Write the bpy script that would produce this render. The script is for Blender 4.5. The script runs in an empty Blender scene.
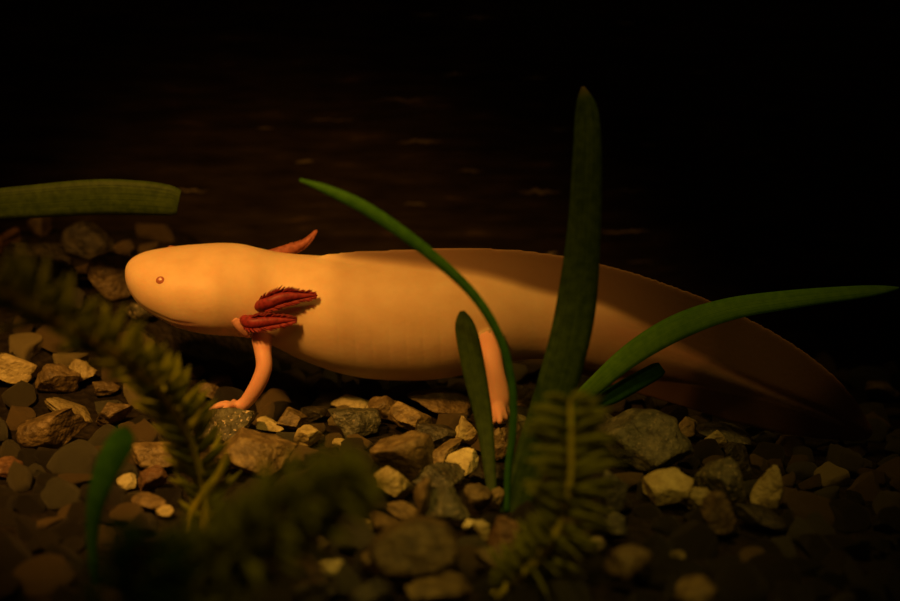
import bpy, bmesh, math, random
from mathutils import Vector, Matrix, noise
from mathutils.bvhtree import BVHTree

C = bpy.context.scene
COL = C.collection

# ------------------------------------------------------------------ camera
PITCH = math.radians(13.5)
DIST, ZC, FPX = 0.5, 0.040, 1500.0
CAM = Vector((0, -DIST * math.cos(PITCH), ZC + DIST * math.sin(PITCH)))
cd = bpy.data.cameras.new('camera')
cam = bpy.data.objects.new('camera', cd)
COL.objects.link(cam)
cam.location = CAM
cam.rotation_euler = (math.pi / 2 - PITCH, 0, 0)
cd.sensor_width = 36
cd.lens = 60
cd.clip_start = 0.01
cd.dof.use_dof = True
cd.dof.focus_distance = 0.478
cd.dof.aperture_fstop = 7.2
C.camera = cam

# ------------------------------------------------------------------ world, lights, exposure
w = bpy.data.worlds.new('world')
C.world = w
w.use_nodes = True
w.node_tree.nodes['Background'].inputs[0].default_value = (0.9, 0.55, 0.25, 1)
w.node_tree.nodes['Background'].inputs[1].default_value = 0.010


def spot(name, loc, tgt, power, angle, blend, color, radius):
    d = bpy.data.lights.new(name, 'SPOT')
    o = bpy.data.objects.new(name, d)
    COL.objects.link(o)
    o.location = loc
    o.rotation_euler = (Vector(tgt) - Vector(loc)).to_track_quat('-Z', 'Y').to_euler()
    d.energy = power
    d.spot_size = math.radians(angle)
    d.spot_blend = blend
    d.color = color
    d.shadow_soft_size = radius
    return o


spot('tank_lamp', (-0.175, -0.255, 0.325), (-0.088, -0.022, 0.030), 6.2, 44, 1.0, (1.0, 0.425, 0.068), 0.022)
spot('hood_lamp', (0.04, -0.13, 0.44), (0.025, -0.045, 0.03), 1.35, 44, 1.0, (1.0, 0.56, 0.085), 0.02)
spot('front_fill', (-0.01, -0.40, 0.36), (-0.005, -0.170, 0.050), 1.9, 31, 1.0, (1.0, 0.62, 0.08), 0.02)  # unseen fill light, added to brighten the front plants

C.view_settings.view_transform = 'Standard'
C.view_settings.look = 'None'
C.view_settings.gamma = 1
C.view_settings.use_curve_mapping = False
C.view_settings.exposure = 0.0


# ------------------------------------------------------------------ helpers
def ray(px, py):
    dx, dy = (px - 450) / FPX, -(py - 300.5) / FPX
    return Vector((dx, math.cos(PITCH) + dy * math.sin(PITCH), -math.sin(PITCH) + dy * math.cos(PITCH)))


def P(px, py, y):
    """point on the vertical plane y that the picture shows at px, py"""
    d = ray(px, py)
    return CAM + d * ((y - CAM.y) / d.y)


def sm(a, b, x):
    t = min(1, max(0, (x - a) / (b - a)))
    return t * t * (3 - 2 * t)


def H(x, y):
    """height of the gravel bed"""
    bank = 0.041 * sm(-0.045, 0.105, y) * sm(-0.055, -0.115, x)
    drop = -0.009 * sm(0.05, 0.13, x)
    n = 0.0016 * noise.noise(Vector((x * 40, y * 40, 3.1)))
    return bank + drop + n


def G(px, py, lift=0.0):
    """point of the gravel bed (raised by lift) seen at px, py"""
    d = ray(px, py)
    t = 0.15
    while t < 0.75:
        p = CAM + d * t
        if p.z < H(p.x, p.y) + lift:
            return p
        t += 0.0007
    return CAM + d * 0.6


def lerp_table(tab, x, col):
    if x <= tab[0][0]:
        return tab[0][col]
    for a, b in zip(tab, tab[1:]):
        if x <= b[0]:
            t = (x - a[0]) / (b[0] - a[0])
            return a[col] + (b[col] - a[col]) * t
    return tab[-1][col]


def spline(pts, n):
    """Catmull-Rom through tuples"""
    out = []
    m = len(pts)
    for i in range(n + 1):
        u = i / n * (m - 1)
        k = min(int(u), m - 2)
        t = u - k
        p0, p1, p2, p3 = pts[max(k - 1, 0)], pts[k], pts[k + 1], pts[min(k + 2, m - 1)]
        out.append(tuple(0.5 * (2 * b + (c - a) * t + (2 * a - 5 * b + 4 * c - d) * t * t + (3 * b - a - 3 * c + d) * t ** 3)
                         for a, b, c, d in zip(p0, p1, p2, p3)))
    return out


def link(name, me, mat=None, parent=None, smooth=True):
    o = bpy.data.objects.new(name, me)
    COL.objects.link(o)
    if mat and not me.materials:
        me.materials.append(mat)
    if smooth:
        me.polygons.foreach_set('use_smooth', [True] * len(me.polygons))
    if parent:
        o.parent = parent
    return o


def mesh(name, vs, fs):
    me = bpy.data.meshes.new(name)
    me.from_pydata([tuple(v) for v in vs], [], fs)
    me.update()
    return me


def tag(o, label, cat, group=None, kind=None):
    if label:
        o['label'] = label
    if cat:
        o['category'] = cat
    if group:
        o['group'] = group
    if kind:
        o['kind'] = kind
    return o


def thing(name, loc, label, cat, group=None):
    o = bpy.data.objects.new(name, None)
    o.empty_display_size = 0.005
    COL.objects.link(o)
    o.location = loc
    bpy.context.view_layer.update()
    return tag(o, label, cat, group)


def child(name, me, mat, parent, label=None):
    o = link(name, me, mat, parent)
    off = Vector((0, 0, 0))
    q = parent
    while q:
        off += q.location
        q = q.parent
    me.transform(Matrix.Translation(-off))
    if label:
        o['label'] = label
    return o


def tube(vs, fs, pts, rad, seg=12, flat=None):
    """sphere-swept tube added to vs, fs; flat = (axis, factor) squashes it"""
    n = len(pts)
    base = len(vs)
    prev = None
    for i, p in enumerate(pts):
        t = (pts[min(i + 1, n - 1)] - pts[max(i - 1, 0)]).normalized()
        if prev is None:
            ref = Vector((0, 0, 1)) if abs(t.z) < 0.9 else Vector((0, 1, 0))
            a = t.cross(ref).normalized()
        else:
            a = (prev - t * prev.dot(t)).normalized()
        prev = a
        b = t.cross(a)
        for k in range(seg):
            q = 2 * math.pi * k / seg
            off = (a * math.cos(q) + b * math.sin(q)) * rad[i]
            if flat:
                off -= flat[0] * off.dot(flat[0]) * (1 - flat[1])
            vs.append(p + off)
    for i in range(n - 1):
        for k in range(seg):
            k2 = (k + 1) % seg
            fs.append((base + i * seg + k, base + i * seg + k2, base + (i + 1) * seg + k2, base + (i + 1) * seg + k))
    t0 = (pts[0] - pts[1]).normalized() * rad[0] * 0.6
    t1 = (pts[-1] - pts[-2]).normalized() * rad[-1] * 0.6
    vs.append(pts[0] + t0)
    vs.append(pts[-1] + t1)
    a, b = len(vs) - 2, len(vs) - 1
    e = base + (n - 1) * seg
    for k in range(seg):
        k2 = (k + 1) % seg
        fs.append((a, base + k2, base + k))
        fs.append((b, e + k, e + k2))


# ------------------------------------------------------------------ materials
def mat(name):
    m = bpy.data.materials.new(name)
    m.use_nodes = True
    nt = m.node_tree
    return m, nt, nt.nodes['Principled BSDF'], nt.nodes['Material Output']


def N(nt, typ, **kw):
    n = nt.nodes.new(typ)
    for k, v in kw.items():
        if k.startswith('i_'):
            n.inputs[int(k[2:]) if k[2:].isdigit() else k[2:]].default_value = v
        else:
            setattr(n, k, v)
    return n


def ramp(nt, stops):
    r = nt.nodes.new('ShaderNodeValToRGB')
    els = r.color_ramp.elements
    els[0].position, els[0].color = stops[0][0], (*stops[0][1], 1)
    els[1].position, els[1].color = stops[-1][0], (*stops[-1][1], 1)
    for p, c in stops[1:-1]:
        e = els.new(p)
        e.color = (*c, 1)
    return r


def stone_mat(name, dark, mid, light, scale=260.0, speck=0.0, rough=0.48):
    m, nt, b, out = mat(name)
    tc = N(nt, 'ShaderNodeTexCoord')
    oi = N(nt, 'ShaderNodeObjectInfo')
    add = N(nt, 'ShaderNodeVectorMath', operation='ADD')
    nt.links.new(tc.outputs['Object'], add.inputs[0])
    nt.links.new(oi.outputs['Location'], add.inputs[1])
    n1 = N(nt, 'ShaderNodeTexNoise')
    n1.inputs['Scale'].default_value = scale
    n1.inputs['Detail'].default_value = 6
    n1.inputs['Roughness'].default_value = 0.65
    nt.links.new(add.outputs[0], n1.inputs['Vector'])
    r = ramp(nt, [(0.3, dark), (0.5, mid), (0.72, light)])
    nt.links.new(n1.outputs['Fac'], r.inputs[0])
    hv = N(nt, 'ShaderNodeHueSaturation')
    mr = N(nt, 'ShaderNodeMapRange')
    mr.inputs['To Min'].default_value = 0.7
    mr.inputs['To Max'].default_value = 1.3
    nt.links.new(oi.outputs['Random'], mr.inputs['Value'])
    nt.links.new(mr.outputs[0], hv.inputs['Value'])
    nt.links.new(r.outputs[0], hv.inputs['Color'])
    colour = hv.outputs[0]
    if speck:
        n2 = N(nt, 'ShaderNodeTexNoise')
        n2.inputs['Scale'].default_value = 900
        n2.inputs['Detail'].default_value = 3
        nt.links.new(add.outputs[0], n2.inputs['Vector'])
        r2 = ramp(nt, [(0.60, (0, 0, 0)), (0.68, (1, 1, 1))])
        nt.links.new(n2.outputs['Fac'], r2.inputs[0])
        mx = N(nt, 'ShaderNodeMix', data_type='RGBA')
        ml = N(nt, 'ShaderNodeMath', operation='MULTIPLY')
        ml.inputs[1].default_value = speck
        nt.links.new(r2.outputs[0], ml.inputs[0])
        nt.links.new(ml.outputs[0], mx.inputs['Factor'])
        nt.links.new(colour, mx.inputs['A'])
        mx.inputs['B'].default_value = (0.62, 0.50, 0.32, 1)
        colour = mx.outputs['Result']
    nt.links.new(colour, b.inputs['Base Color'])
    b.inputs['Roughness'].default_value = rough
    b.inputs['Specular IOR Level'].default_value = 0.5
    n3 = N(nt, 'ShaderNodeTexNoise')
    n3.inputs['Scale'].default_value = scale * 2.2
    n3.inputs['Detail'].default_value = 8
    nt.links.new(add.outputs[0], n3.inputs['Vector'])
    bp = N(nt, 'ShaderNodeBump')
    bp.inputs['Strength'].default_value = 0.8
    bp.inputs['Distance'].default_value = 0.0016
    nt.links.new(n3.outputs['Fac'], bp.inputs['Height'])
    nt.links.new(bp.outputs[0], b.inputs['Normal'])
    return m


SM = {
    'brown': stone_mat('brown_stone', (0.057, 0.039, 0.016), (0.162, 0.116, 0.050), (0.323, 0.242, 0.108)),
    'tan': stone_mat('tan_stone', (0.266, 0.209, 0.090), (0.437, 0.363, 0.162), (0.589, 0.517, 0.252)),
    'pale': stone_mat('pale_stone', (0.427, 0.363, 0.180), (0.627, 0.550, 0.279), (0.779, 0.726, 0.396)),
    'grey': stone_mat('grey_stone', (0.033, 0.033, 0.022), (0.095, 0.094, 0.059), (0.209, 0.198, 0.117), speck=0.25),
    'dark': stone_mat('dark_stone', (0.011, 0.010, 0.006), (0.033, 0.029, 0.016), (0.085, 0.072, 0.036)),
    'speck': stone_mat('speckled_stone', (0.028, 0.029, 0.016), (0.095, 0.088, 0.045), (0.228, 0.209, 0.099), speck=0.9),
    'red': stone_mat('reddish_stone', (0.07, 0.035, 0.016), (0.16, 0.085, 0.040), (0.30, 0.17, 0.08)),
}


def leaf_mat(name, c1, c2, tip=None, trans=0.35, vein=True):
    """strap leaf: fine lengthwise veins, mottling; UV u across, v along"""
    m, nt, b, out = mat(name)
    uv = N(nt, 'ShaderNodeUVMap')
    mp = N(nt, 'ShaderNodeMapping')
    mp.inputs['Scale'].default_value = (26, 2.0, 1)
    nt.links.new(uv.outputs[0], mp.inputs['Vector'])
    n1 = N(nt, 'ShaderNodeTexNoise')
    n1.inputs['Scale'].default_value = 1.0
    n1.inputs['Detail'].default_value = 4
    nt.links.new(mp.outputs[0], n1.inputs['Vector'])
    tc = N(nt, 'ShaderNodeTexCoord')
    n2 = N(nt, 'ShaderNodeTexNoise')
    n2.inputs['Scale'].default_value = 420
    n2.inputs['Detail'].default_value = 5
    nt.links.new(tc.outputs['Object'], n2.inputs['Vector'])
    ad = N(nt, 'ShaderNodeMath', operation='ADD')
    nt.links.new(n1.outputs['Fac'], ad.inputs[0])
    nt.links.new(n2.outputs['Fac'], ad.inputs[1])
    r = ramp(nt, [(0.75, c1), (1.25, c2)])
    hf = N(nt, 'ShaderNodeMath', operation='MULTIPLY')
    hf.inputs[1].default_value = 1.0
    nt.links.new(ad.outputs[0], hf.inputs[0])
    mr = N(nt, 'ShaderNodeMapRange')
    mr.inputs['From Min'].default_value = 0.7
    mr.inputs['From Max'].default_value = 1.3
    nt.links.new(hf.outputs[0], mr.inputs['Value'])
    r.color_ramp.elements[0].position = 0.1
    r.color_ramp.elements[1].position = 0.9
    nt.links.new(mr.outputs[0], r.inputs[0])
    colour = r.outputs[0]
    if tip:
        sx = N(nt, 'ShaderNodeSeparateXYZ')
        nt.links.new(uv.outputs[0], sx.inputs[0])
        m2 = N(nt, 'ShaderNodeMapRange')
        m2.inputs['From Min'].default_value = 0.90
        m2.inputs['From Max'].default_value = 1.0
        nt.links.new(sx.outputs['Y'], m2.inputs['Value'])
        mx = N(nt, 'ShaderNodeMix', data_type='RGBA')
        nt.links.new(m2.outputs[0], mx.inputs['Factor'])
        nt.links.new(colour, mx.inputs['A'])
        mx.inputs['B'].default_value = (*tip, 1)
        colour = mx.outputs['Result']
    nt.links.new(colour, b.inputs['Base Color'])
    b.inputs['Roughness'].default_value = 0.55
    b.inputs['Specular IOR Level'].default_value = 0.25
    bp = N(nt, 'ShaderNodeBump')
    bp.inputs['Strength'].default_value = 0.3
    bp.inputs['Distance'].default_value = 0.0006
    nt.links.new(n1.outputs['Fac'], bp.inputs['Height'])
    nt.links.new(bp.outputs[0], b.inputs['Normal'])
    tr = N(nt, 'ShaderNodeBsdfTranslucent')
    nt.links.new(colour, tr.inputs['Color'])
    ms = N(nt, 'ShaderNodeMixShader')
    ms.inputs[0].default_value = trans
    nt.links.new(b.outputs[0], ms.inputs[1])
    nt.links.new(tr.outputs[0], ms.inputs[2])
    nt.links.new(ms.outputs[0], out.inputs['Surface'])
    return m


LEAF_OLIVE = leaf_mat('olive_leaf', (0.028, 0.065, 0.006), (0.085, 0.15, 0.011), tip=(0.22, 0.17, 0.03))
LEAF_GREEN = leaf_mat('green_leaf', (0.05, 0.20, 0.006), (0.10, 0.32, 0.012), trans=0.45)
LEAF_DEEP = leaf_mat('deep_green_leaf', (0.025, 0.13, 0.008), (0.05, 0.22, 0.014))
LEAF_BRIGHT = leaf_mat('bright_green_leaf', (0.12, 0.34, 0.010), (0.20, 0.48, 0.015), trans=0.45)
LEAF_MOSS = leaf_mat('moss_leaf', (0.034, 0.068, 0.005), (0.08, 0.135, 0.010))
FEATHER = leaf_mat('feathery_leaf', (0.26, 0.29, 0.010), (0.47, 0.48, 0.018), trans=0.55)
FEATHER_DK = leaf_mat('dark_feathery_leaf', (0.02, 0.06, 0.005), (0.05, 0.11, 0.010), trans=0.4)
STEM = leaf_mat('yellow_stem', (0.72, 0.62, 0.02), (0.88, 0.78, 0.04), trans=0.4)
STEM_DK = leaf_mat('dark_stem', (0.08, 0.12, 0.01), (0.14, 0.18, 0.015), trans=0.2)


def plain(name, c, rough=0.5, spec=0.4, var=0.25, scale=300, sss=0.0):
    m, nt, b, out = mat(name)
    tc = N(nt, 'ShaderNodeTexCoord')
    n1 = N(nt, 'ShaderNodeTexNoise')
    n1.inputs['Scale'].default_value = scale
    n1.inputs['Detail'].default_value = 4
    nt.links.new(tc.outputs['Object'], n1.inputs['Vector'])
    r = ramp(nt, [(0.3, tuple(x * (1 - var) for x in c)), (0.7, tuple(min(1, x * (1 + var)) for x in c))])
    nt.links.new(n1.outputs['Fac'], r.inputs[0])
    nt.links.new(r.outputs[0], b.inputs['Base Color'])
    b.inputs['Roughness'].default_value = rough
    b.inputs['Specular IOR Level'].default_value = spec
    if sss:
        b.inputs['Subsurface Weight'].default_value = sss
        b.inputs['Subsurface Radius'].default_value = (1, 0.35, 0.2)
        b.inputs['Subsurface Scale'].default_value = 0.002
    return m


GILL = plain('gill_red', (0.25, 0.024, 0.028), 0.5, 0.3, 0.4, 900)
GILL_PINK = plain('gill_pink', (0.66, 0.32, 0.22), 0.5, 0.4, 0.25, 500)
GILL_FAR = plain('gill_rose', (0.40, 0.13, 0.09), 0.5, 0.3, 0.3, 600)
EYE = plain('eye_red', (0.50, 0.17, 0.10), 0.12, 0.9, 0.2, 1500)
EYE_PALE = plain('eye_pale', (0.95, 0.62, 0.50), 0.15, 0.8, 0.08, 1500)


def skin_mat():
    m, nt, b, out = mat('axolotl_skin')
    tc = N(nt, 'ShaderNodeTexCoord')
    n1 = N(nt, 'ShaderNodeTexNoise')
    n1.inputs['Scale'].default_value = 130
    n1.inputs['Detail'].default_value = 5
    nt.links.new(tc.outputs['Object'], n1.inputs['Vector'])
    r = ramp(nt, [(0.3, (0.80, 0.55, 0.31)), (0.7, (0.90, 0.66, 0.40))])
    nt.links.new(n1.outputs['Fac'], r.inputs[0])

    def mixin(col, attr, c):
        a = N(nt, 'ShaderNodeAttribute', attribute_name=attr)
        mx = N(nt, 'ShaderNodeMix', data_type='RGBA')
        nt.links.new(a.outputs['Fac'], mx.inputs['Factor'])
        nt.links.new(col, mx.inputs['A'])
        mx.inputs['B'].default_value = (*c, 1)
        return mx.outputs['Result']
    col = mixin(r.outputs[0], 'pink', (0.76, 0.34, 0.26))
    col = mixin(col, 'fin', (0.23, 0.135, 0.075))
    nt.links.new(col, b.inputs['Base Color'])
    b.inputs['Roughness'].default_value = 0.5
    b.inputs['Specular IOR Level'].default_value = 0.25
    b.inputs['Subsurface Weight'].default_value = 0.35
    b.inputs['Subsurface Radius'].default_value = (1, 0.4, 0.2)
    b.inputs['Subsurface Scale'].default_value = 0.003
    n2 = N(nt, 'ShaderNodeTexNoise')
    n2.inputs['Scale'].default_value = 700
    n2.inputs['Detail'].default_value = 3
    nt.links.new(tc.outputs['Object'], n2.inputs['Vector'])
    bp = N(nt, 'ShaderNodeBump')
    bp.inputs['Strength'].default_value = 0.12
    bp.inputs['Distance'].default_value = 0.0006
    nt.links.new(n2.outputs['Fac'], bp.inputs['Height'])
    nt.links.new(bp.outputs[0], b.inputs['Normal'])
    return m


def floor_mat():
    m, nt, b, out = mat('gravel_bed')
    tc = N(nt, 'ShaderNodeTexCoord')
    v = N(nt, 'ShaderNodeTexVoronoi')
    v.inputs['Scale'].default_value = 330
    nt.links.new(tc.outputs['Object'], v.inputs['Vector'])
    n1 = N(nt, 'ShaderNodeTexNoise')
    n1.inputs['Scale'].default_value = 200
    n1.inputs['Detail'].default_value = 6
    nt.links.new(tc.outputs['Object'], n1.inputs['Vector'])
    r = ramp(nt, [(0.3, (0.006, 0.0045, 0.0025)), (0.75, (0.028, 0.020, 0.010))])  # near-black ground: shadow of the gaps between stones put into its colour
    nt.links.new(n1.outputs['Fac'], r.inputs[0])
    nt.links.new(r.outputs[0], b.inputs['Base Color'])
    b.inputs['Roughness'].default_value = 0.8
    b.inputs['Specular IOR Level'].default_value = 0.2
    bp = N(nt, 'ShaderNodeBump')
    bp.inputs['Strength'].default_value = 0.9
    bp.inputs['Distance'].default_value = 0.002
    nt.links.new(v.outputs['Distance'], bp.inputs['Height'])
    nt.links.new(bp.outputs[0], b.inputs['Normal'])
    return m


WALL_Y = 0.118
# pale scratches seen on the back panel: picture x, y, half length, half thickness, strength
SCRATCH = [(625, 232, 26, 1.8, 1.0), (552, 254, 6, 2.2, 0.9), (540, 192, 20, 3, 0.4), (470, 170, 14, 2, 0.2), (535, 78, 14, 2, 0.35),
           (420, 142, 22, 2.5, 0.35), (400, 100, 26, 2, 0.25), (305, 162, 9, 2.0, 0.45), (478, 17, 16, 2, 0.5),
           (425, 14, 14, 2, 0.45), (625, 22, 12, 2, 0.3), (630, 190, 16, 1.8, 0.3), (330, 120, 26, 1.5, 0.25), (455, 74, 12, 2, 0.35),
           (650, 145, 10, 2, 0.3), (190, 191, 18, 1.3, 0.5), (760, 262, 9, 1.4, 0.3), (700, 73, 10, 1.5, 0.25), (770, 160, 7, 1.5, 0.25),
           (265, 127, 9, 1.5, 0.25), (415, 205, 12, 2, 0.3), (560, 130, 10, 1.6, 0.3), (640, 262, 14, 1.6, 0.25)]


def wall_mat():
    m, nt, b, out = mat('scratched_back_panel')
    tc = N(nt, 'ShaderNodeTexCoord')
    mp = N(nt, 'ShaderNodeMapping')
    mp.inputs['Scale'].default_value = (34, 34, 210)
    mp.inputs['Rotation'].default_value = (0, math.radians(-4), 0)
    nt.links.new(tc.outputs['Object'], mp.inputs['Vector'])
    n1 = N(nt, 'ShaderNodeTexNoise')
    n1.inputs['Scale'].default_value = 1.0
    n1.inputs['Detail'].default_value = 7
    n1.inputs['Roughness'].default_value = 0.62
    nt.links.new(mp.outputs[0], n1.inputs['Vector'])
    r = ramp(nt, [(0.35, (0.013, 0.009, 0.006)), (0.60, (0.038, 0.027, 0.016)), (0.70, (0.09, 0.06, 0.028)), (0.78, (0.22, 0.16, 0.07))])
    nt.links.new(n1.outputs['Fac'], r.inputs[0])
    sx = N(nt, 'ShaderNodeSeparateXYZ')
    nt.links.new(tc.outputs['Object'], sx.inputs[0])
    n4 = N(nt, 'ShaderNodeTexNoise')
    n4.inputs['Scale'].default_value = 260
    n4.inputs['Detail'].default_value = 3
    nt.links.new(tc.outputs['Object'], n4.inputs['Vector'])
    wob = N(nt, 'ShaderNodeMath', operation='MULTIPLY_ADD')
    wob.inputs[1].default_value = 0.004
    wob.inputs[2].default_value = -0.002
    nt.links.new(n4.outputs['Fac'], wob.inputs[0])
    zz = N(nt, 'ShaderNodeMath', operation='ADD')
    nt.links.new(sx.outputs['Z'], zz.inputs[0])
    nt.links.new(wob.outputs[0], zz.inputs[1])
    total = None
    for px, py, hl, ht, s in SCRATCH:
        p = P(px, py, WALL_Y)
        sc = DIST / 1500 * 1.2
        dx = N(nt, 'ShaderNodeMath', operation='MULTIPLY_ADD')
        dx.inputs[1].default_value = 1 / (hl * sc)
        dx.inputs[2].default_value = -p.x / (hl * sc)
        nt.links.new(sx.outputs['X'], dx.inputs[0])
        dz = N(nt, 'ShaderNodeMath', operation='MULTIPLY_ADD')
        dz.inputs[1].default_value = 1 / (ht * 0.65 * sc)
        dz.inputs[2].default_value = -p.z / (ht * 0.65 * sc)
        nt.links.new(zz.outputs[0], dz.inputs[0])
        cb = N(nt, 'ShaderNodeCombineXYZ')
        nt.links.new(dx.outputs[0], cb.inputs[0])
        nt.links.new(dz.outputs[0], cb.inputs[1])
        ln = N(nt, 'ShaderNodeVectorMath', operation='LENGTH')
        nt.links.new(cb.outputs[0], ln.inputs[0])
        mr = N(nt, 'ShaderNodeMapRange')
        mr.inputs['From Min'].default_value = 1.2
        mr.inputs['From Max'].default_value = 0.2
        mr.inputs['To Min'].default_value = 0
        mr.inputs['To Max'].default_value = s
        nt.links.new(ln.outputs['Value'], mr.inputs['Value'])
        if total is None:
            total = mr.outputs[0]
        else:
            ad = N(nt, 'ShaderNodeMath', operation='ADD')
            nt.links.new(total, ad.inputs[0])
            nt.links.new(mr.outputs[0], ad.inputs[1])
            total = ad.outputs[0]
    mx = N(nt, 'ShaderNodeMix', data_type='RGBA', clamp_factor=True)
    nt.links.new(total, mx.inputs['Factor'])
    nt.links.new(r.outputs[0], mx.inputs['A'])
    mx.inputs['B'].default_value = (0.62, 0.52, 0.30, 1)
    nt.links.new(mx.outputs['Result'], b.inputs['Base Color'])
    b.inputs['Roughness'].default_value = 0.85
    b.inputs['Specular IOR Level'].default_value = 0.1
    bp = N(nt, 'ShaderNodeBump')
    bp.inputs['Strength'].default_value = 0.5
    bp.inputs['Distance'].default_value = 0.001
    nt.links.new(n1.outputs['Fac'], bp.inputs['Height'])
    nt.links.new(bp.outputs[0], b.inputs['Normal'])
    return m


# ------------------------------------------------------------------ setting
def build_floor():
    nx, ny = 130, 110
    x0, x1, y0, y1 = -0.26, 0.26, -0.30, WALL_Y
    vs, fs = [], []
    for j in range(ny + 1):
        for i in range(nx + 1):
            x, y = x0 + (x1 - x0) * i / nx, y0 + (y1 - y0) * j / ny
            vs.append((x, y, H(x, y)))
    for j in range(ny):
        for i in range(nx):
            a = j * (nx + 1) + i
            fs.append((a, a + 1, a + nx + 2, a + nx + 1))
    o = link('floor', mesh('floor', vs, fs), floor_mat())
    o['kind'] = 'structure'


def build_wall():
    bm = bmesh.new()
    bmesh.ops.create_cube(bm, size=1)
    bmesh.ops.scale(bm, vec=(0.62, 0.006, 0.40), verts=bm.verts)
    bmesh.ops.translate(bm, vec=(0, WALL_Y + 0.003, 0.17), verts=bm.verts)
    me = bpy.data.meshes.new('wall_back')
    bm.to_mesh(me)
    o = link('wall_back', me, wall_mat(), smooth=False)
    o['kind'] = 'structure'


build_floor()
build_wall()

# ------------------------------------------------------------------ axolotl
# picture x, top, bottom, width/height, roll (deg), y of the spine
CORE = [(126, 267, 279, 1.0, 14, -0.004), (128, 262.5, 286, 1.15, 14, -0.004), (132, 258, 293, 1.25, 14, -0.004), (140, 253.5, 303, 1.3, 14, -0.004),
        (150, 250.5, 311, 1.32, 14, -0.004), (165, 248, 319, 1.34, 14, -0.004), (180, 246, 326, 1.33, 14, -0.004), (200, 244.5, 331, 1.30, 13, -0.003),
        (220, 243.5, 333.5, 1.24, 12, -0.003), (240, 244.5, 335, 1.14, 11, -0.002), (258, 248, 338, 1.04, 10, -0.002), (280, 252, 349, 0.97, 9, 0),
        (300, 254, 359, 0.94, 8, 0), (330, 256, 370, 0.92, 8, 0), (360, 259, 377, 0.92, 7, 0), (400, 263, 380, 0.92, 6, 0),
        (440, 267, 378.5, 0.90, 6, 0), (480, 272, 371, 0.86, 6, 0), (510, 278, 362, 0.82, 6, 0), (540, 286, 359, 0.76, 6, 0),
        (570, 293, 363, 0.68, 6, -0.001), (600, 300, 369, 0.58, 6, -0.002), (650, 321, 376, 0.52, 5, -0.004), (700, 345, 385, 0.48, 5, -0.007),
        (750, 369, 398, 0.45, 5, -0.010), (800, 394, 413, 0.42, 5, -0.013), (850, 419, 428, 0.4, 5, -0.016), (868, 429, 434, 0.4, 5, -0.017)]
FIN = [(285, 270, 290), (320, 256, 292), (340, 252.8, 302), (360, 251, 310), (400, 249.5, 320), (440, 248, 325), (480, 248, 330), (520, 250, 335), (545, 253, 350),
       (560, 255, 362), (580, 259, 374), (600, 264, 382), (640, 275, 395), (680, 289, 407), (700, 297, 413), (740, 316, 424), (790, 344, 435),
       (830, 374, 441), (855, 402, 443), (868, 422, 441), (872, 429, 438)]
CORE_S = spline(CORE, 150)
ROLL = 4.0


def ring_frame(s):
    px, t, b, k, roll, y = s
    pt, pb = P(px, t, y), P(px, b, y)
    c = (pt + pb) / 2
    c.x = P(px, (t + b) / 2, y).x
    r = math.radians(roll + ROLL)
    up = Vector((0, -math.sin(r), math.cos(r)))
    side = Vector((0, math.cos(r), math.sin(r)))
    phi = PITCH + r
    himg = (pt - pb).length / 2 * math.cos(PITCH)
    bb = himg / math.sqrt(math.cos(phi) ** 2 + (k * math.sin(phi)) ** 2)
    return c, up, side, bb, bb * k


FRAMES = [ring_frame(s) for s in CORE_S]


def frame_at(x):
    """interpolated frame at world x"""
    for i in range(len(FRAMES) - 1):
        if FRAMES[i][0].x <= x <= FRAMES[i + 1][0].x:
            t = (x - FRAMES[i][0].x) / max(1e-9, FRAMES[i + 1][0].x - FRAMES[i][0].x)
            return [a + (b - a) * t for a, b in zip(FRAMES[i], FRAMES[i + 1])]
    return list(FRAMES[0] if x < FRAMES[0][0].x else FRAMES[-1])


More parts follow.
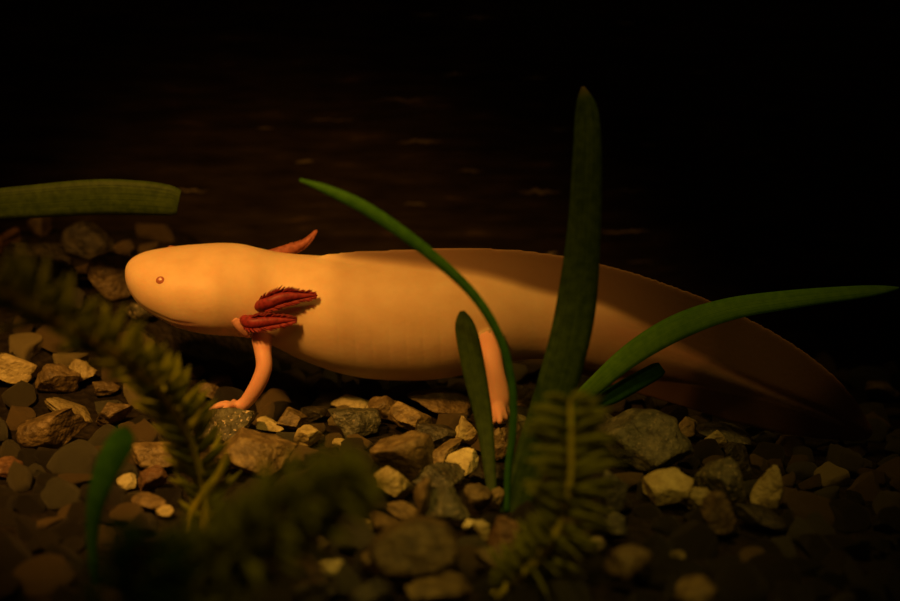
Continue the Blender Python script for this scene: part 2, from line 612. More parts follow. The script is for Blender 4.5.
def build_axolotl():
    vs, fs = [], []
    seg = 96

    def loft(rings):
        base = len(vs)
        n = len(rings)
        for r in rings:
            vs.extend(r)
        for i in range(n - 1):
            for k in range(seg):
                k2 = (k + 1) % seg
                fs.append((base + i * seg + k, base + i * seg + k2, base + (i + 1) * seg + k2, base + (i + 1) * seg + k))
        fs.append(tuple(base + k for k in range(seg))[::-1])
        fs.append(tuple(base + (n - 1) * seg + k for k in range(seg)))

    rings = []
    for s, (c, up, side, b, a) in zip(CORE_S, FRAMES):
        r = []
        hd = 1 - sm(235, 285, s[0])
        for k in range(seg):
            q = 2 * math.pi * k / seg
            cs, sn = math.cos(q), math.sin(q)
            e = 1.0 - 0.10 * hd
            cy = math.copysign(abs(cs) ** e, cs)
            cz = math.copysign(abs(sn) ** e, sn)
            r.append(c + side * (a * cy) + up * (b * cz))
        rings.append(r)
    loft(rings)
    rings = []
    for s in spline(FIN, 120):
        px, t, b = s
        y = lerp_table(CORE, px, 5)
        roll = math.radians(lerp_table(CORE, px, 4) + ROLL)
        pt, pb = P(px, t, y), P(px, b, y)
        c = (pt + pb) / 2
        up = Vector((0, -math.sin(roll), math.cos(roll)))
        wave = 0.0012 * math.sin(px * 0.035) * sm(560, 700, px)
        root_th = 0.30 * lerp_table([(285, 22), (400, 34), (500, 30), (600, 22), (700, 14), (868, 4)], px, 1) / 3000 * 2
        r = []
        for k in range(seg):
            q = 2 * math.pi * k / seg
            vv = math.sin(q)
            hh = (pt - pb).length / 2 * math.cos(PITCH) / math.cos(PITCH + roll)
            r.append(c + up * (hh * vv) + Vector((0, math.copysign(abs(math.cos(q)) ** 0.5, math.cos(q)) * (0.0007 + root_th * max(0, 1 - abs(vv)) ** 1.2) + wave * vv, 0)))
        rings.append(r)
    loft(rings)

    def limb(pts, rad, sub=10):
        sp = spline([(*p, r) for p, r in zip(pts, rad)], sub)
        tube(vs, fs, [Vector(q[:3]) for q in sp], [q[3] for q in sp], 14)

    u = 1 / 3000.0
    # near fore leg: shoulder, elbow, wrist, palm, four fingers
    sh = P(262, 338, -0.012)
    el = P(264, 368, -0.021)
    mid = P(257, 386, -0.022)
    wr = P(245, 403, -0.0215)
    pa = P(236, 407, -0.0215)
    limb([sh, P(263, 352, -0.018), el, mid, wr, pa], [11 * u, 8.6 * u, 8.2 * u, 8.0 * u, 6.8 * u, 6.0 * u], 20)
    for tipx, tipy, dy in ((207, 411, -0.0245), (213, 407, -0.019), (221, 413, -0.030), (232, 404, -0.012)):
        tip = P(tipx, tipy, dy)
        m = (pa + tip) / 2 + Vector((0, 0, 0.0012))
        limb([pa, m, tip], [4.2 * u, 3.4 * u, 2.5 * u], 8)
    # near hind leg: hip, knee, ankle, foot, five toes
    hip = P(490, 338, -0.010)
    limb([hip, P(490, 353, -0.021), P(494, 370, -0.026), P(497, 388, -0.028), P(498, 401, -0.029), P(497, 408, -0.0295)],
         [14 * u, 13 * u, 10 * u, 12 * u, 13.5 * u, 9 * u], 20)
    fo = P(497, 404, -0.0292)
    for tx, ty, dy in ((487, 421, -0.033), (492, 424, -0.038), (500, 423, -0.040), (506, 420, -0.037), (511, 416, -0.031)):
        tip = P(tx, ty, dy)
        limb([fo, (fo + tip) / 2 + Vector((0, -0.001, 0.001)), tip], [6.2 * u, 4.8 * u, 3.0 * u], 8)
    # far legs, folded back along the flank
    for hx, hy, tx, ty, n in ((268, 330, 330, 352, 4), (500, 330, 545, 342, 5)):
        s0, k0 = P(hx, hy, 0.013), P(hx + 22, hy + 14, 0.021)
        a0 = P(tx - 12, ty, 0.019)
        limb([s0, k0, a0], [7 * u, 6 * u, 5 * u], 14)
        for f in range(n):
            tip = P(tx + 6, ty - 8 + 16 * f / (n - 1), 0.019 + 0.002 * (f % 2))
            limb([a0, (a0 + tip) / 2, tip], [3.4 * u, 2.8 * u, 2.2 * u], 6)

    me = mesh('body', vs, fs)
    o = bpy.data.objects.new('tmp_body', me)
    COL.objects.link(o)
    md = o.modifiers.new('r', 'REMESH')
    md.mode = 'VOXEL'
    md.voxel_size = 0.00055
    sd = o.modifiers.new('s', 'SMOOTH')
    sd.factor = 0.5
    sd.iterations = 9
    dg = bpy.context.evaluated_depsgraph_get()
    me2 = bpy.data.meshes.new_from_object(o.evaluated_get(dg))
    bpy.data.objects.remove(o)
    me2.name = 'axolotl_body'
    fin, pink = [], []
    norms = [v.normal.copy() for v in me2.vertices]
    for i, v in enumerate(me2.vertices):
        co = v.co
        c, up, side, b, a = frame_at(co.x)
        d = co - c
        uu, ss = d.dot(up) / max(b, 1e-6), d.dot(side) / max(a, 1e-6)
        px = 450 + (co.x) * 3000
        rr = math.hypot(uu, ss)
        leg = rr > 1.06 and uu < 0.2 and 190 < px < 560 and abs(ss * a) > 0.003
        # mouth: a thin lip line around the snout
        if px < 208 and not leg:
            dm = (uu + 0.42 - 0.12 * sm(150, 205, px)) * b
            g = math.exp(-(dm / 0.0007) ** 2) * (1 - sm(196, 208, px))
            co -= norms[i] * 0.00014 * g
        # costal grooves along the flank
        if 325 < px < 500 and not leg and abs(uu) < 0.75:
            ph = ((px - 325) / 16.5 + 0.12 * uu) % 1.0
            g = math.exp(-((min(ph, 1 - ph)) / 0.11) ** 2) * (1 - abs(uu) / 0.75) * sm(325, 345, px) * (1 - sm(470, 500, px))
            co -= norms[i] * 0.00010 * g
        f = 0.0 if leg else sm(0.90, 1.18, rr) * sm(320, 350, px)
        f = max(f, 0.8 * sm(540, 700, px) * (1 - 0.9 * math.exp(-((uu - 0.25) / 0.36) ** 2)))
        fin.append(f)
        p = 0.75 if leg else 0.0
        if px < 320:
            cheek = math.exp(-(((px - 196) / 16) ** 2 + ((uu + 0.40) / 0.20) ** 2)) * 0.8
            snout = 0.35 * (1 - sm(128, 170, px)) * sm(0.1, -0.4, uu)
            nk = math.exp(-(((px - 258) / 22) ** 2 + ((uu + 0.35) / 0.35) ** 2)) * 0.6
            p = max(p, cheek, snout, nk)
        p = max(p, 0.65 * sm(540, 640, px) * math.exp(-((uu - 0.45) / 0.5) ** 2))
        pink.append(min(1, p))
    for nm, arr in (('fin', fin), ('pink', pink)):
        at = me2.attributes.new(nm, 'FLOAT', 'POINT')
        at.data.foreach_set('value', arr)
    me2.materials.clear()
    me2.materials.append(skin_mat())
    me2.update()
    base = Vector((P(400, 380, 0).x, 0, 0.0))
    root = thing('axolotl', base, 'pale golden-pink axolotl standing on the gravel behind the green leaves', 'axolotl')
    tree = BVHTree.FromPolygons([v.co.copy() for v in me2.vertices], [tuple(p.vertices) for p in me2.polygons])
    body = child('body', me2, None, root)

    def hit(px, py):
        loc, nor, idx, dist = tree.ray_cast(CAM, ray(px, py).normalized())
        return loc, nor

    def mirror(p):
        c, up, side, b, a = frame_at(p.x)
        return p - side * (2 * (p - c).dot(side))

    def mirror_v(n, x):
        side = frame_at(x)[2]
        return n - side * (2 * n.dot(side))

    # eyes
    loc, nor = hit(160, 280)
    for lo, no in ((loc, nor), (mirror(loc), mirror_v(nor, loc.x))):
        bm = bmesh.new()
        bmesh.ops.create_uvsphere(bm, u_segments=20, v_segments=12, radius=0.0015)
        rot = no.to_track_quat('Z', 'Y').to_matrix().to_4x4()
        bmesh.ops.scale(bm, vec=(1.15, 1.0, 0.7), verts=bm.verts)
        bm.transform(Matrix.Translation(lo - no * 0.00055) @ rot)
        e = bpy.data.meshes.new('eye')
        bm.to_mesh(e)
        bm.free()
        eo = child('eye', e, EYE, root, 'small reddish lidless eye')
        bm = bmesh.new()
        bmesh.ops.create_uvsphere(bm, u_segments=16, v_segments=10, radius=0.00075)
        bmesh.ops.scale(bm, vec=(1, 1, 0.6), verts=bm.verts)
        bm.transform(Matrix.Translation(lo + no * 0.00012) @ rot @ Matrix.Translation((0.0001, 0.0001, 0)))
        e2 = bpy.data.meshes.new('glint')
        bm.to_mesh(e2)
        bm.free()
        child('glint', e2, EYE_PALE, eo, 'pale pink pupil')  # pale disc painted in as the bright highlight on the eye

    # gills: stalk with a fringe of filaments
    rnd = random.Random(5)

    def gill(pts, rad, fring, m_stalk, m_fil, label):
        sp = spline([(*p, r) for p, r in zip(pts, rad)], 18)
        pp, rr = [Vector(q[:3]) for q in sp], [q[3] for q in sp]
        v1, f1 = [], []
        tube(v1, f1, pp, rr, 12)
        g = child('gill', mesh('gill', v1, f1), m_stalk, root, label)
        v2, f2 = [], []
        n = 90
        for i in range(n):
            t = 0.12 + 0.86 * i / n
            k = min(int(t * 18), 17)
            p = pp[k].lerp(pp[k + 1], t * 18 - k)
            ax = (pp[k + 1] - pp[k]).normalized()
            ln = fring * math.sin(math.pi * min(1, t * 0.85 + 0.15)) ** 0.6 * rnd.uniform(0.7, 1.1)
            for sgn in (-1, 1):
                w_ = ax.cross(Vector((0, -1, 0.2))).normalized() * sgn
                q = rnd.uniform(-0.5, 0.5)
                d = (w_ + ax * 0.9 + Vector((0, -0.6 + q, 0))).normalized()
                st = p + w_ * rr[k] * 0.6
                tube(v2, f2, [st, st + d * ln * 0.55, st + d * ln + ax * ln * 0.25], [0.00034, 0.00026, 0.00009], 5)
        child('filaments', mesh('filaments', v2, f2), m_fil, g)

    def on(px, py, lift):
        lo, no = hit(px, py)
        return lo + no * lift

    near = [
        ([on(259, 307, -0.001), on(266, 302, 0.0030), on(288, 298, 0.0040), on(318, 297, 0.0025)], [0.0018, 0.0021, 0.0018, 0.0003], 0.0031, GILL, GILL, 'dark red feathery gill, upper of the near side'),
        ([on(244, 321, -0.001), on(251, 317, 0.0035), on(273, 316, 0.0045), on(299, 318, 0.0028)], [0.0018, 0.0020, 0.0015, 0.0003], 0.0029, GILL, GILL, 'dark red feathery gill, lower of the near side'),
        ([on(235, 321, -0.0012), on(241, 326, 0.0003), on(248, 331, 0.0012), on(255, 335, 0.0014)], [0.0018, 0.0018, 0.0013, 0.0004], 0.0006, GILL_PINK, GILL_PINK, 'short pink gill lowest on the near side'),
    ]
    for pts, rad, fr, ms, mf, lb in near:
        gill(pts, rad, fr, ms, mf, lb)
    gill([P(266, 256, 0.008), P(286, 251, 0.011), P(305, 243, 0.013), P(317, 230, 0.014)], [0.0018, 0.0021, 0.0011, 0.0002], 0.0011, GILL_FAR, GILL_FAR, 'pink pointed gill raised on the far side')
    for j in (0, 1):
        pts, rad, fr, ms, mf, lb = near[j]
        gill([mirror(p) - frame_at(p.x)[1] * 0.0065 for p in pts], rad, fr, ms, mf, 'dark red feathery gill on the far side')
    return root, tree


axolotl, AX_TREE = build_axolotl()


# ------------------------------------------------------------------ strap leaves
def strap(path, plant, m, label=None, n=46, cup=0.18, twist=0.0, blunt=False, name='leaf', thick=0.00035):
    """path: (px, py, y, width px, yaw deg) from root to tip; a thickened ribbon"""
    sp = spline(path, n)
    pts = [P(a[0], a[1], a[2]) for a in sp]
    vs, fs, uvs = [], [], []
    m_ = 6
    L = len(pts)
    rows = []
    for i, p in enumerate(pts):
        t = (pts[min(i + 1, L - 1)] - pts[max(i - 1, 0)]).normalized()
        view = (p - CAM).normalized()
        yaw = math.radians(sp[i][4])
        s = t.cross(Vector((0, 1, 0)))
        if s.length < 1e-4:
            s = Vector((1, 0, 0))
        s.normalize()
        nrm = s.cross(t).normalized()
        s = s * math.cos(yaw) + nrm * math.sin(yaw)
        nrm = s.cross(t).normalized()
        dist = (p - CAM).dot(Vector((0, math.cos(PITCH), -math.sin(PITCH))))
        wd = max(0.00015, sp[i][3] / FPX * dist / 2 / max(0.5, math.cos(yaw)))
        rows.append((p, s, nrm, wd, i / (L - 1)))
    for side in (1, -1):
        for p, s, nrm, wd, v in rows:
            for k in range(m_ + 1):
                q = -1 + 2 * k / m_
                edge = 1 - abs(q) ** 4 * 0.9
                vs.append(p + s * (q * wd) + nrm * (-cup * wd * (1 - q * q)) + nrm * (side * thick * edge))
                uvs.append((k / m_, v))
    W = m_ + 1
    half = L * W
    for i in range(L - 1):
        for k in range(m_):
            a = i * W + k
            fs.append((a, a + 1, a + W + 1, a + W))
            b = half + a
            fs.append((b, b + W, b + W + 1, b + 1))
        a = i * W
        fs.append((a, a + W, half + a + W, half + a))
        a = i * W + m_
        fs.append((a, half + a, half + a + W, a + W))
    for k in range(m_):
        a = k
        fs.append((a, half + a, half + a + 1, a + 1))
        a = (L - 1) * W + k
        fs.append((a, a + 1, half + a + 1, half + a))
    me = mesh(name, vs, fs)
    ul = me.uv_layers.new(name='UVMap')
    for lp in me.loops:
        ul.data[lp.index].uv = uvs[lp.vertex_index]
    return child(name, me, m, plant, label)


g0 = G(512, 512)
tall = thing('strap_leaf_plant', g0, 'green strap-leaved water plant with one tall broad blade rising in front of the axolotl', 'water plant')
strap([(512, 522, g0.y, 30, 0), (527, 470, g0.y + 0.004, 34, 0), (548, 415, g0.y + 0.008, 40, 0), (567, 350, g0.y + 0.012, 41, 0), (577, 300, g0.y + 0.016, 40, 0),
       (584, 230, g0.y + 0.020, 34, 0), (587, 160, g0.y + 0.024, 30, 0), (587, 118, g0.y + 0.027, 25, 0), (585, 100, g0.y + 0.028, 17, 0), (583, 87, g0.y + 0.029, 3, 0)],
      tall, LEAF_OLIVE, 'tall broad olive blade with a brownish tip', n=60, cup=0.15)
strap([(507, 512, g0.y, 6, 0), (508, 470, g0.y, 7, 0), (513, 425, g0.y, 8, 10), (511, 380, g0.y, 8, 15), (499, 336, g0.y, 9, 15), (472, 293, g0.y + 0.002, 10, 10),
       (425, 250, g0.y + 0.004, 12, 5), (370, 211, g0.y + 0.006, 13, 0), (330, 191, g0.y + 0.008, 10, 0), (300, 180, g0.y + 0.010, 3, 0)],
      tall, LEAF_GREEN, 'thin curved green blade arching over the body', n=60, cup=0.25)
strap([(492, 495, g0.y + 0.004, 10, 0), (489, 462, g0.y + 0.010, 13, 0), (484, 420, g0.y + 0.016, 18, 0), (475, 375, g0.y + 0.020, 23, 0), (468, 340, g0.y + 0.022, 23, 0),
       (464, 322, g0.y + 0.023, 18, 0), (462, 311, g0.y + 0.024, 5, 0)], tall, LEAF_MOSS, 'short blunt olive blade', cup=0.12)

g1 = G(566, 440)
side = thing('strap_leaf_plant', g1, 'green strap-leaved water plant with a long blade bending to the right over the tail', 'water plant')
strap([(566, 443, g1.y, 12, 0), (575, 408, g1.y - 0.001, 16, 5), (598, 383, g1.y - 0.002, 18, 15), (635, 352, g1.y - 0.003, 21, 30), (680, 326, g1.y - 0.004, 22, 38), (730, 309, g1.y - 0.004, 19, 40),
       (790, 299.5, g1.y - 0.004, 16, 40), (850, 293, g1.y - 0.004, 12, 40), (880, 290, g1.y - 0.004, 8, 40), (899, 288, g1.y - 0.004, 2, 40)], side, LEAF_BRIGHT, 'long bright green blade', n=60, cup=0.12)
strap([(572, 441, g1.y + 0.001, 10, 15), (590, 408, g1.y + 0.001, 14, 15), (615, 394, g1.y + 0.001, 17, 15), (640, 380, g1.y + 0.001, 17, 15), (656, 371, g1.y + 0.001, 16, 15), (662, 367, g1.y + 0.001, 11, 15)],
      side, LEAF_DEEP, 'short cut-off dark green blade', cup=0.15)

yF = 0.020
gF = Vector((P(-75, 200, yF).x, yF, 0))
gF.z = H(gF.x, gF.y)
pF = thing('strap_leaf_plant', gF, 'olive strap leaf with a cut end reaching in above the dark bank of stones', 'water plant')


def pix(p):
    d = p - CAM
    z = d.y * math.cos(PITCH) - d.z * math.sin(PITCH)
    return 450 + FPX * d.x / z, 300.5 - FPX * (d.y * math.sin(PITCH) + d.z * math.cos(PITCH)) / z


q = pix(gF)
strap([(q[0], q[1] + 6, yF, 16, 0), (q[0] - 4, q[1] - 40, yF, 20, 0), (q[0] + 10, 232, yF, 26, 0), (-20, 208, yF, 30, 0), (40, 201, yF, 34, 0), (100, 197, yF, 36, 0), (140, 198, yF, 35, 0),
       (160, 199.5, yF, 33, 0), (172, 201, yF, 30, 0), (179, 202.5, yF, 25, 0)], pF, LEAF_MOSS, n=60, cup=0.12)

gG = G(96, 585)
pG = thing('strap_leaf_plant', gG, 'small bright green strap leaf standing out of focus among the front stones at left', 'water plant')
strap([(95, 590, gG.y, 7, 0), (92, 540, gG.y - 0.003, 12, 10), (96, 500, gG.y - 0.006, 20, 25), (108, 465, gG.y - 0.008, 27, 35), (122, 442, gG.y - 0.009, 26, 40), (131, 431, gG.y - 0.009, 12, 40)],
      pG, LEAF_GREEN, cup=0.1)


# ------------------------------------------------------------------ feathery plants
def feather(path, plant, label, m_leaf, m_stem, seed, length, whorl=7, step=0.0030, r0=0.0009, n=60, droop=0.0, up_bias=0.0, root=None, width=0.0007, taper=0.35):
    """stem along (px, py, y) points with whorls of fine leaflets"""
    rnd = random.Random(seed)
    sp = [P(*a) for a in spline(path, n)]
    if root:
        sp = [root] + sp
    v1, f1 = [], []
    L = len(sp)
    rad = [r0 * (1 - 0.55 * i / (L - 1)) for i in range(L)]
    tube(v1, f1, sp, rad, 8)
    me = mesh('stem', v1, f1)
    uvl = me.uv_layers.new(name='UVMap')
    child('stem', me, m_stem, plant, 'yellowish stem' if m_stem is STEM else None)
    # leaflets
    v2, f2 = [], []
    acc, nxt = 0.0, 0.004
    total = sum((b - a).length for a, b in zip(sp, sp[1:]))
    for i in range(1, L):
        segl = (sp[i] - sp[i - 1]).length
        while acc + segl >= nxt:
            t = (nxt - acc) / segl
            p = sp[i - 1].lerp(sp[i], t)
            ax = (sp[i] - sp[i - 1]).normalized()
            fr = nxt / total
            env = min(1.0, (1 - fr) / 0.22 + taper) * min(1, fr / 0.1 + 0.4)
            a = ax.cross(Vector((0, 1, 0.3))).normalized()
            b = ax.cross(a)
            ph = rnd.uniform(0, 6.28)
            for k in range(whorl):
                q = math.pi * (k % 2) + rnd.gauss(0, 0.55)
                d = (a * math.cos(q) + b * math.sin(q))
                d = (d + ax * rnd.uniform(0.25, 0.75) + Vector((0, 0, up_bias))).normalized()
                ln = length * env * rnd.uniform(0.75, 1.15)
                curl = Vector((0, 0, -droop)) + ax * 0.15
                sd = d.cross(Vector((0, 1, 0)))
                if sd.length < 0.15:
                    sd = d.cross(ax)
                sd.normalize()
                th = d.cross(sd).normalized() * 0.00016
                bs = len(v2)
                for j, (u, wf) in enumerate(((0, 0.5), (0.35, 1.0), (0.7, 0.75), (1.0, 0.08))):
                    c = p + d * (ln * u) + curl * (ln * u * u * 0.5)
                    wv = sd * width * wf
                    v2.extend((c - wv - th, c + wv - th, c + wv + th, c - wv + th))
                for j in range(3):
                    o = bs + j * 4
                    for e in range(4):
                        e2 = (e + 1) % 4
                        f2.append((o + e, o + e2, o + 4 + e2, o + 4 + e))
                f2.append((bs + 3, bs + 2, bs + 1, bs))
                f2.append((bs + 12, bs + 13, bs + 14, bs + 15))
            nxt += step * rnd.uniform(0.85, 1.15)
        acc += segl
    me = mesh('leaflets', v2, f2)
    me.uv_layers.new(name='UVMap')
    child('leaflets', me, m_leaf, plant)


gs = G(205, 535)
p1 = thing('feathery_water_plant', gs, 'feathery olive plant arching in front of the stones beside the axolotl head', 'water plant')
feather([(205, 535, gs.y), (204, 490, gs.y - 0.002), (190, 440, gs.y - 0.010), (160, 392, gs.y - 0.024), (120, 356, gs.y - 0.042), (70, 328, gs.y - 0.058), (15, 298, gs.y - 0.074), (-45, 272, gs.y - 0.088)],
        p1, '', FEATHER, STEM, 3, 0.0118, whorl=6, step=0.0046, up_bias=0.5, width=0.0012, r0=0.0013)
strap([(186, 534, gs.y - 0.014, 4, 0), (192, 512, gs.y - 0.014, 6, 0), (205, 491, gs.y - 0.015, 8, 0), (217, 476, gs.y - 0.015, 7, 0), (223, 462, gs.y - 0.015, 4, 0), (227, 450, gs.y - 0.015, 1.5, 0)], p1, STEM, 'narrow yellowish leaf beside the stem', n=20)

gs = G(488, 596)
p2 = thing('feathery_water_plant', gs, 'feathery yellow-green plant with a bright stem, upright before the tall broad leaf', 'water plant')
feather([(488, 600, gs.y), (515, 580, gs.y - 0.001), (545, 550, gs.y - 0.003), (563, 515, gs.y - 0.004), (570, 480, gs.y - 0.004), (571, 440, gs.y - 0.004), (570, 400, gs.y - 0.003)],
        p2, '', FEATHER, STEM, 8, 0.0122, whorl=8, step=0.0031, droop=0.45, width=0.0010, taper=0.5, r0=0.0013)

gs = Vector((P(150, 640, -0.215).x, -0.215, 0))
gs.z = H(gs.x, gs.y)
q = pix(gs)
p3 = thing('feathery_water_plant', gs, 'blurred feathery green plant leaning across the gravel below the axolotl belly', 'water plant')
feather([(q[0], q[1], gs.y), (190, 595, gs.y - 0.004), (240, 550, gs.y - 0.008), (290, 518, gs.y - 0.012), (335, 492, gs.y - 0.014), (375, 472, gs.y - 0.016)],
        p3, '', FEATHER, FEATHER, 12, 0.0120, whorl=9, step=0.0032, width=0.0010, r0=0.0008)

gs = Vector((P(140, 660, -0.215).x, -0.225, 0))
gs.z = H(gs.x, gs.y)
q = pix(gs)
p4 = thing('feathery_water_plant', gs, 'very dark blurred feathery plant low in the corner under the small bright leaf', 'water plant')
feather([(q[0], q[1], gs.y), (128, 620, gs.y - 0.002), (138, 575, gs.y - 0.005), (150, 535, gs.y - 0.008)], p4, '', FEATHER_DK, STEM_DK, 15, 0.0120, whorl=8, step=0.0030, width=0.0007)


# ------------------------------------------------------------------ stones
def rock_mesh(name, seed, sub, planes, rough):
    """a unit stone: ball cut by random planes, then roughened"""
    rnd = random.Random(seed)
    bm = bmesh.new()
    bmesh.ops.create_icosphere(bm, subdivisions=sub, radius=1)
    cuts = []
    for _ in range(planes):
        n_ = Vector((rnd.gauss(0, 1), rnd.gauss(0, 1), rnd.gauss(0, 1))).normalized()
        cuts.append((n_, rnd.uniform(0.40, 0.80)))
    off = Vector((seed * 3.7, seed * 1.3, 0))
    for v in bm.verts:
        co = v.co
        co += co.normalized() * 0.16 * noise.noise(co * 1.3 + off)
        for n_, d in cuts:
            e = co.dot(n_) - d
            if e > 0:
                co -= n_ * e * 0.985
        co += co.normalized() * (rough * noise.noise(co * 3.1 + off) + rough * 0.5 * noise.noise(co * 7.3 + off))
    mx = [max(abs(v.co[k]) for v in bm.verts) for k in range(3)]
    for v in bm.verts:
        for k in range(3):
            v.co[k] /= mx[k]
    me = bpy.data.meshes.new(name)
    bm.to_mesh(me)
    bm.free()
    return me


GROUP = 'stones of the gravel bed'
PLACED = []          # x, y, radius


def stone(px, py, wd, ht, rot, kind, label, planes=9, rough=0.07, depth=0.8, seed=None, lift=0.30, name='stone'):
    seed = seed if seed is not None else len(PLACED) + 11
    c = G(px, py, lift=ht / FPX * 0.5 * lift * 2)
    d = (c - CAM).dot(Vector((0, math.cos(PITCH), -math.sin(PITCH))))
    s = d / FPX
    a, b = wd * s / 2 * 1.22, ht * s / 2 / math.cos(PITCH) * 1.18
    me = rock_mesh(name, seed, 4, planes, rough)
    dp = max(a * depth, b * 0.6)
    me.transform(Matrix.Rotation(-math.radians(rot), 4, 'Y') @ Matrix.Diagonal((a, dp, b, 1)))
    me.materials.append(SM[kind])
    o = link(name, me)
    o.location = c
    tag(o, label, 'stone', GROUP)
    PLACED.append((c.x, c.y, max(a, dp) * 0.9, o))
    return o


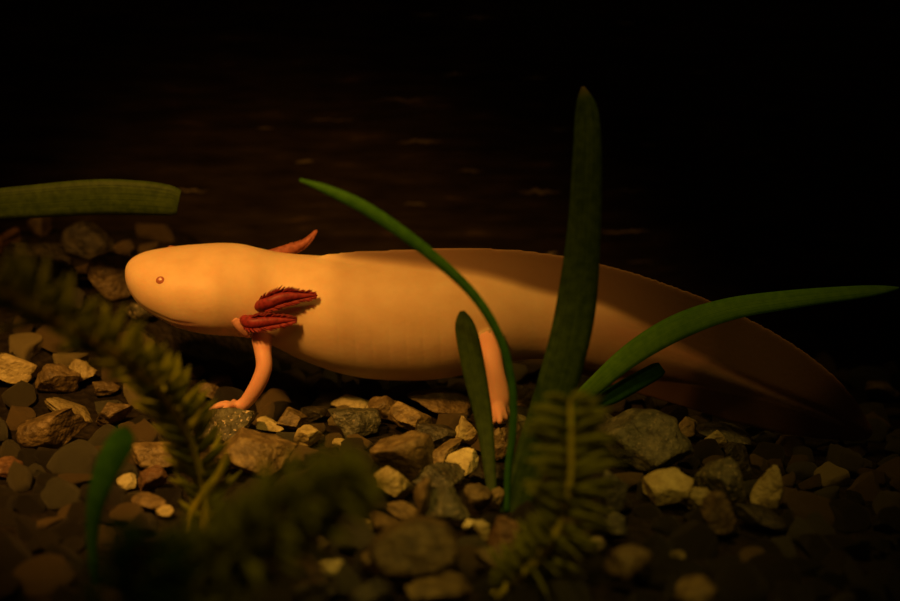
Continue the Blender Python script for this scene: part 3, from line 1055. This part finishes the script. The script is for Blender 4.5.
STONES = [
    # px, py, w, h, rot, kind, label
    (225, 426, 62, 34, 4, 'speck', 'dark speckled stone the front foot rests on', 10),
    (267, 426, 29, 15, 3, 'tan', 'small flat tan stone just right of the front foot', 8),
    (290, 421, 28, 22, -8, 'brown', 'rounded brown stone below the belly, right of a flat tan one', 7),
    (256, 457, 74, 40, 4, 'brown', 'wide flat brown slab below the front foot stone', 10),
    (311, 435, 32, 20, 32, 'tan', 'tan stone tilted up beside the right end of the wide brown slab', 9),
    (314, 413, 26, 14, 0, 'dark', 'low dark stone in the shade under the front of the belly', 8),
    (354, 404, 38, 15, -8, 'pale', 'pale lumpy stone on top of the pile under the belly', 3),
    (352, 421, 48, 24, 4, 'grey', 'grey stone just below the pale lumpy stone', 9),
    (386, 409, 30, 25, 0, 'brown', 'rounded brown stone right of the pale lumpy stone', 6),
    (416, 420, 46, 26, -12, 'brown', 'brown angular stone left of the short blunt leaf, under the thin slab', 9),
    (397, 454, 62, 46, -10, 'brown', 'large rounded brown stone in the middle of the gravel', 7),
    (343, 443, 18, 12, -15, 'tan', 'small tan pebble above the blurred feathery plant', 8),
    (440, 401, 60, 22, -7, 'brown', 'thin flat brown slab directly under the belly', 10),
    (433, 438, 40, 20, -6, 'dark', 'dark stone left of the foot of the short blunt leaf', 8),
    (464, 431, 22, 28, 15, 'tan', 'upright tan stone touching the short blunt leaf', 8),
    (442, 455, 48, 20, 28, 'brown', 'long brown stone slanting above a curved yellow one', 8),
    (463, 463, 32, 20, 25, 'pale', 'curved yellowish stone at the foot of the short blunt leaf', 5),
    (440, 477, 46, 22, -4, 'grey', 'grey-brown stone under the curved yellowish stone', 9),
    (499, 444, 22, 30, 0, 'brown', 'upright brown stone below the hind foot between two blades', 8),
    (519, 421, 14, 22, 5, 'tan', 'narrow tan stone between the thin blade and the tall blade', 8),
    (523, 398, 20, 26, 0, 'brown', 'brown stone behind the tall blade at belly height', 8),
    (488, 474, 32, 20, 0, 'dark', 'dark stone at the root of the thin blade', 8),
    (397, 484, 43, 27, -18, 'tan', 'tan stone with a long ridge below the large rounded brown stone', 10),
    (401, 512, 38, 14, -22, 'brown', 'thin brown slab, upper of two lying tilted side by side', 9),
    (387, 523, 42, 13, -14, 'brown', 'thin brown slab, lower of two lying tilted side by side', 9),
    (360, 527, 22, 11, 0, 'tan', 'little tan pebble at the edge of the blurred plant', 8),
    (424, 500, 18, 38, -4, 'brown', 'tall narrow brown stone standing on end in the gravel', 8),
    (447, 506, 40, 32, 0, 'grey', 'blocky grey stone above the biggest front stone', 8),
    (426, 550, 94, 52, -3, 'brown', 'biggest rounded brown stone at the front of the gravel', 6),
    (477, 497, 25, 30, 8, 'brown', 'brown stone with a peaked ridge left of the tall blade root', 7),
    (496, 499, 16, 22, 5, 'brown', 'slim brown stone against the root of the tall blade', 8),
    (469, 525, 17, 14, 20, 'pale', 'small pale pebble right above the biggest front stone', 7),
    (483, 530, 15, 20, 30, 'tan', 'small tan pebble slanting beside the pale pebble', 8),
    (504, 532, 29, 30, 0, 'red', 'reddish brown stone below the tall blade root', 8),
    (496, 560, 36, 28, 0, 'brown', 'brown stone at the front beside the upright feathery stem', 8),
    (324, 544, 12, 14, 20, 'tan', 'tiny tan pebble above a bright square one at the front', 8),
    (331, 568, 21, 15, 4, 'pale', 'bright square-cut pale pebble near the dark front edge', 6),
    (318, 588, 44, 30, 0, 'dark', 'dark stone under the bright square pebble at the front', 8),
    (372, 563, 24, 26, 0, 'brown', 'small brown stone left of the biggest front stone', 8),
    (436, 590, 60, 26, -8, 'brown', 'dim brown stone below the biggest front stone', 8),
    (376, 592, 46, 26, 0, 'dark', 'black stone low at the front left of the dim brown one', 8),
    (650, 440, 88, 48, -4, 'grey', 'large grey-brown boulder under the base of the tail', 6),
    (606, 438, 44, 36, -20, 'grey', 'grey stone behind the tip of the upright feathery plant', 8),
    (685, 427, 24, 20, 0, 'tan', 'tan knobbed stone at the right end of the large boulder', 7),
    (666, 489, 46, 30, 5, 'tan', 'flat-faced tan stone below the large boulder', 10),
    (611, 491, 30, 44, 8, 'grey', 'grey upright stone right of the upright feathery plant', 9),
    (598, 546, 17, 15, 0, 'pale', 'tiny orange-lit pebble in the dark right of the feathery stem', 6),
    (625, 567, 44, 38, 0, 'brown', 'dim brown stone at the front below the grey upright stone', 8),
    (617, 528, 20, 26, 0, 'grey', 'small grey stone between the grey upright stone and the dim front one', 8),
    (679, 554, 14, 11, 0, 'tan', 'tiny tan pebble in the dark below the flat-faced stone', 7),
    (690, 594, 46, 30, 0, 'brown', 'round brown stone cut by the lower edge of the view', 5),
    (730, 434, 66, 18, -17, 'grey', 'thin grey slab slanting under the middle of the tail', 10),
    (713, 440, 22, 20, 2, 'tan', 'small square tan stone in front of the slab under the tail', 6),
    (737, 459, 30, 24, -30, 'dark', 'dark stone above and left of the pointed tan stone', 7),
    (719, 480, 56, 44, -25, 'speck', 'dark speckled stone left of the pointed tan stone', 9),
    (767, 490, 46, 40, 10, 'tan', 'angular pointed tan stone in the gravel under the tail', 11),
    (699, 500, 26, 24, 0, 'tan', 'small tan stone between the flat-faced stone and the dark speckled one', 8),
    (717, 515, 34, 38, -30, 'brown', 'brown stone with a long ridge below the dark speckled one', 9),
    (756, 515, 52, 22, -24, 'dark', 'dark slanting stone under the pointed tan stone', 8),
    (882, 391, 32, 19, -8, 'brown', 'brown stone lying beyond the tip of the tail', 6),
    (42, 224, 24, 20, 10, 'brown', 'small brown stone on the crest of the left bank under the cut leaf', 7),
    (42, 260, 70, 46, -10, 'dark', 'large black stone of the left bank under the cut leaf', 8),
    (92, 240, 50, 34, 0, 'dark', 'dark arched stone on the bank right of the large black one', 6),
    (110, 274, 48, 44, -10, 'brown', 'brown stone touching the tip of the axolotl snout', 7),
    (10, 240, 28, 26, 0, 'red', 'dim reddish stone at the far left of the bank', 8),
    (138, 310, 28, 20, 0, 'speck', 'pale speckled stone below the axolotl snout', 8),
    (14, 369, 44, 24, -18, 'tan', 'tan stone at the left edge beneath the feathery arch', 8),
    (54, 377, 42, 30, -15, 'brown', 'rounded brown stone right of the tan stone at the left edge', 6),
    (85, 371, 26, 22, 0, 'tan', 'small tan stone behind the lower feathery leaflets', 8),
    (104, 386, 26, 14, 0, 'brown', 'little brown stone below the small tan one in the feathery leaflets', 8),
    (66, 407, 54, 12, -22, 'tan', 'thin tan slab slanting down below the rounded brown stone', 9),
    (52, 430, 58, 36, 30, 'brown', 'big brown stone tilted up beneath the thin tan slab', 9),
    (112, 413, 36, 26, 0, 'brown', 'brown stone above the small bright leaf', 8),
    (10, 467, 34, 16, 0, 'red', 'flat reddish stone low at the left edge', 9),
    (214, 392, 30, 18, 0, 'brown', 'dim brown stone just behind the front foot', 8),
    (128, 481, 18, 14, 20, 'pale', 'tiny pale pebble right of the small bright leaf', 7),
    (152, 501, 34, 15, -10, 'brown', 'flat brown pebble under the feathery arch', 9),
    (165, 510, 15, 13, 20, 'tan', 'tiny tan pebble touching the flat brown one', 8),
    (155, 452, 46, 28, 0, 'brown', 'brown stone behind the middle of the feathery arch', 8),
    (205, 455, 34, 24, 0, 'brown', 'brown stone between the front foot stone and the feathery arch', 8),
    (150, 478, 30, 20, 10, 'red', 'reddish pebble right of the tiny pale one', 8),
]
for s in STONES:
    o = stone(*s[:7], planes=s[7] + 3)
    if 'pointed tan stone in the gravel' in s[6]:      # narrows to a point
        zs = [v.co.z for v in o.data.vertices]
        for v in o.data.vertices:
            t = (v.co.z - min(zs)) / (max(zs) - min(zs))
            v.co.x = v.co.x * (1 - 0.72 * t) + 0.0018 * t
            v.co.y *= 1 - 0.6 * t
            v.co.z *= 1.12

# loose fill stones: shared shapes, copied
rnd = random.Random(21)
VAR = []
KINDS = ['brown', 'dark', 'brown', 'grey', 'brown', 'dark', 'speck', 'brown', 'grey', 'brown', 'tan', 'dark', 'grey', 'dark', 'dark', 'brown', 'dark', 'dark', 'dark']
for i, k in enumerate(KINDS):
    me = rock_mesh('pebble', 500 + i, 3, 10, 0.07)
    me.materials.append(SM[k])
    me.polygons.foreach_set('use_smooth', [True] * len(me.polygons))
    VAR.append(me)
proto = None
fill = []
tries = 0
leafroots = [(g0.x, g0.y, 0.006), (g1.x, g1.y, 0.004)]
while len(fill) < 420 and tries < 9000:
    tries += 1
    px, py = rnd.uniform(-10, 910), rnd.uniform(372, 606) if rnd.random() < 0.88 else rnd.uniform(225, 372)
    if py < 372 and px > 170:
        continue
    c = G(px, py)
    if c.y > WALL_Y - 0.012:
        continue
    r = rnd.uniform(0.0036, 0.0088)
    if any((c.x - x) ** 2 + (c.y - y) ** 2 < (r * 0.66 + R * 0.76) ** 2 for x, y, R, o in PLACED):
        continue
    if any((c.x - x) ** 2 + (c.y - y) ** 2 < (r + R) ** 2 for x, y, R in leafroots):
        continue
    pool = VAR[:-8] if c.y > -0.07 else VAR[-8:]          # darker kinds in front: the dimmer light there is put into the colour
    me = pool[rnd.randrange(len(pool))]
    if proto is None:
        o = bpy.data.objects.new('pebble', me)
        proto = o
    else:
        o = proto.copy()
        o.data = me
    COL.objects.link(o)
    b = r * rnd.uniform(0.6, 1.0)
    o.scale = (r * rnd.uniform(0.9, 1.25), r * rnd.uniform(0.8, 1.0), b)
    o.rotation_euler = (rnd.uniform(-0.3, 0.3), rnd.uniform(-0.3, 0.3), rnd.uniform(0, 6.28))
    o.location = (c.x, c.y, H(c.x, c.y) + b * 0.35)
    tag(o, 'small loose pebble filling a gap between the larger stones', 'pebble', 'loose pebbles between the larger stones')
    PLACED.append((c.x, c.y, r, o))
    fill.append(o)

# leave out the pebbles nothing of which can be seen
bpy.context.view_layer.update()
dg = bpy.context.evaluated_depsgraph_get()
seen = {}
for py in range(200, 601, 2):
    for px in range(0, 900, 2):
        ok, loc, nor, idx, ob, mt = C.ray_cast(dg, CAM, ray(px + 0.5, py + 0.5).normalized())
        if ok:
            seen[ob.name] = seen.get(ob.name, 0) + 1
vis = sorted(fill, key=lambda o: -seen.get(o.name, 0))
for k, o in enumerate(vis):
    if seen.get(o.name, 0) < 4 or k >= 210:
        bpy.data.objects.remove(o)
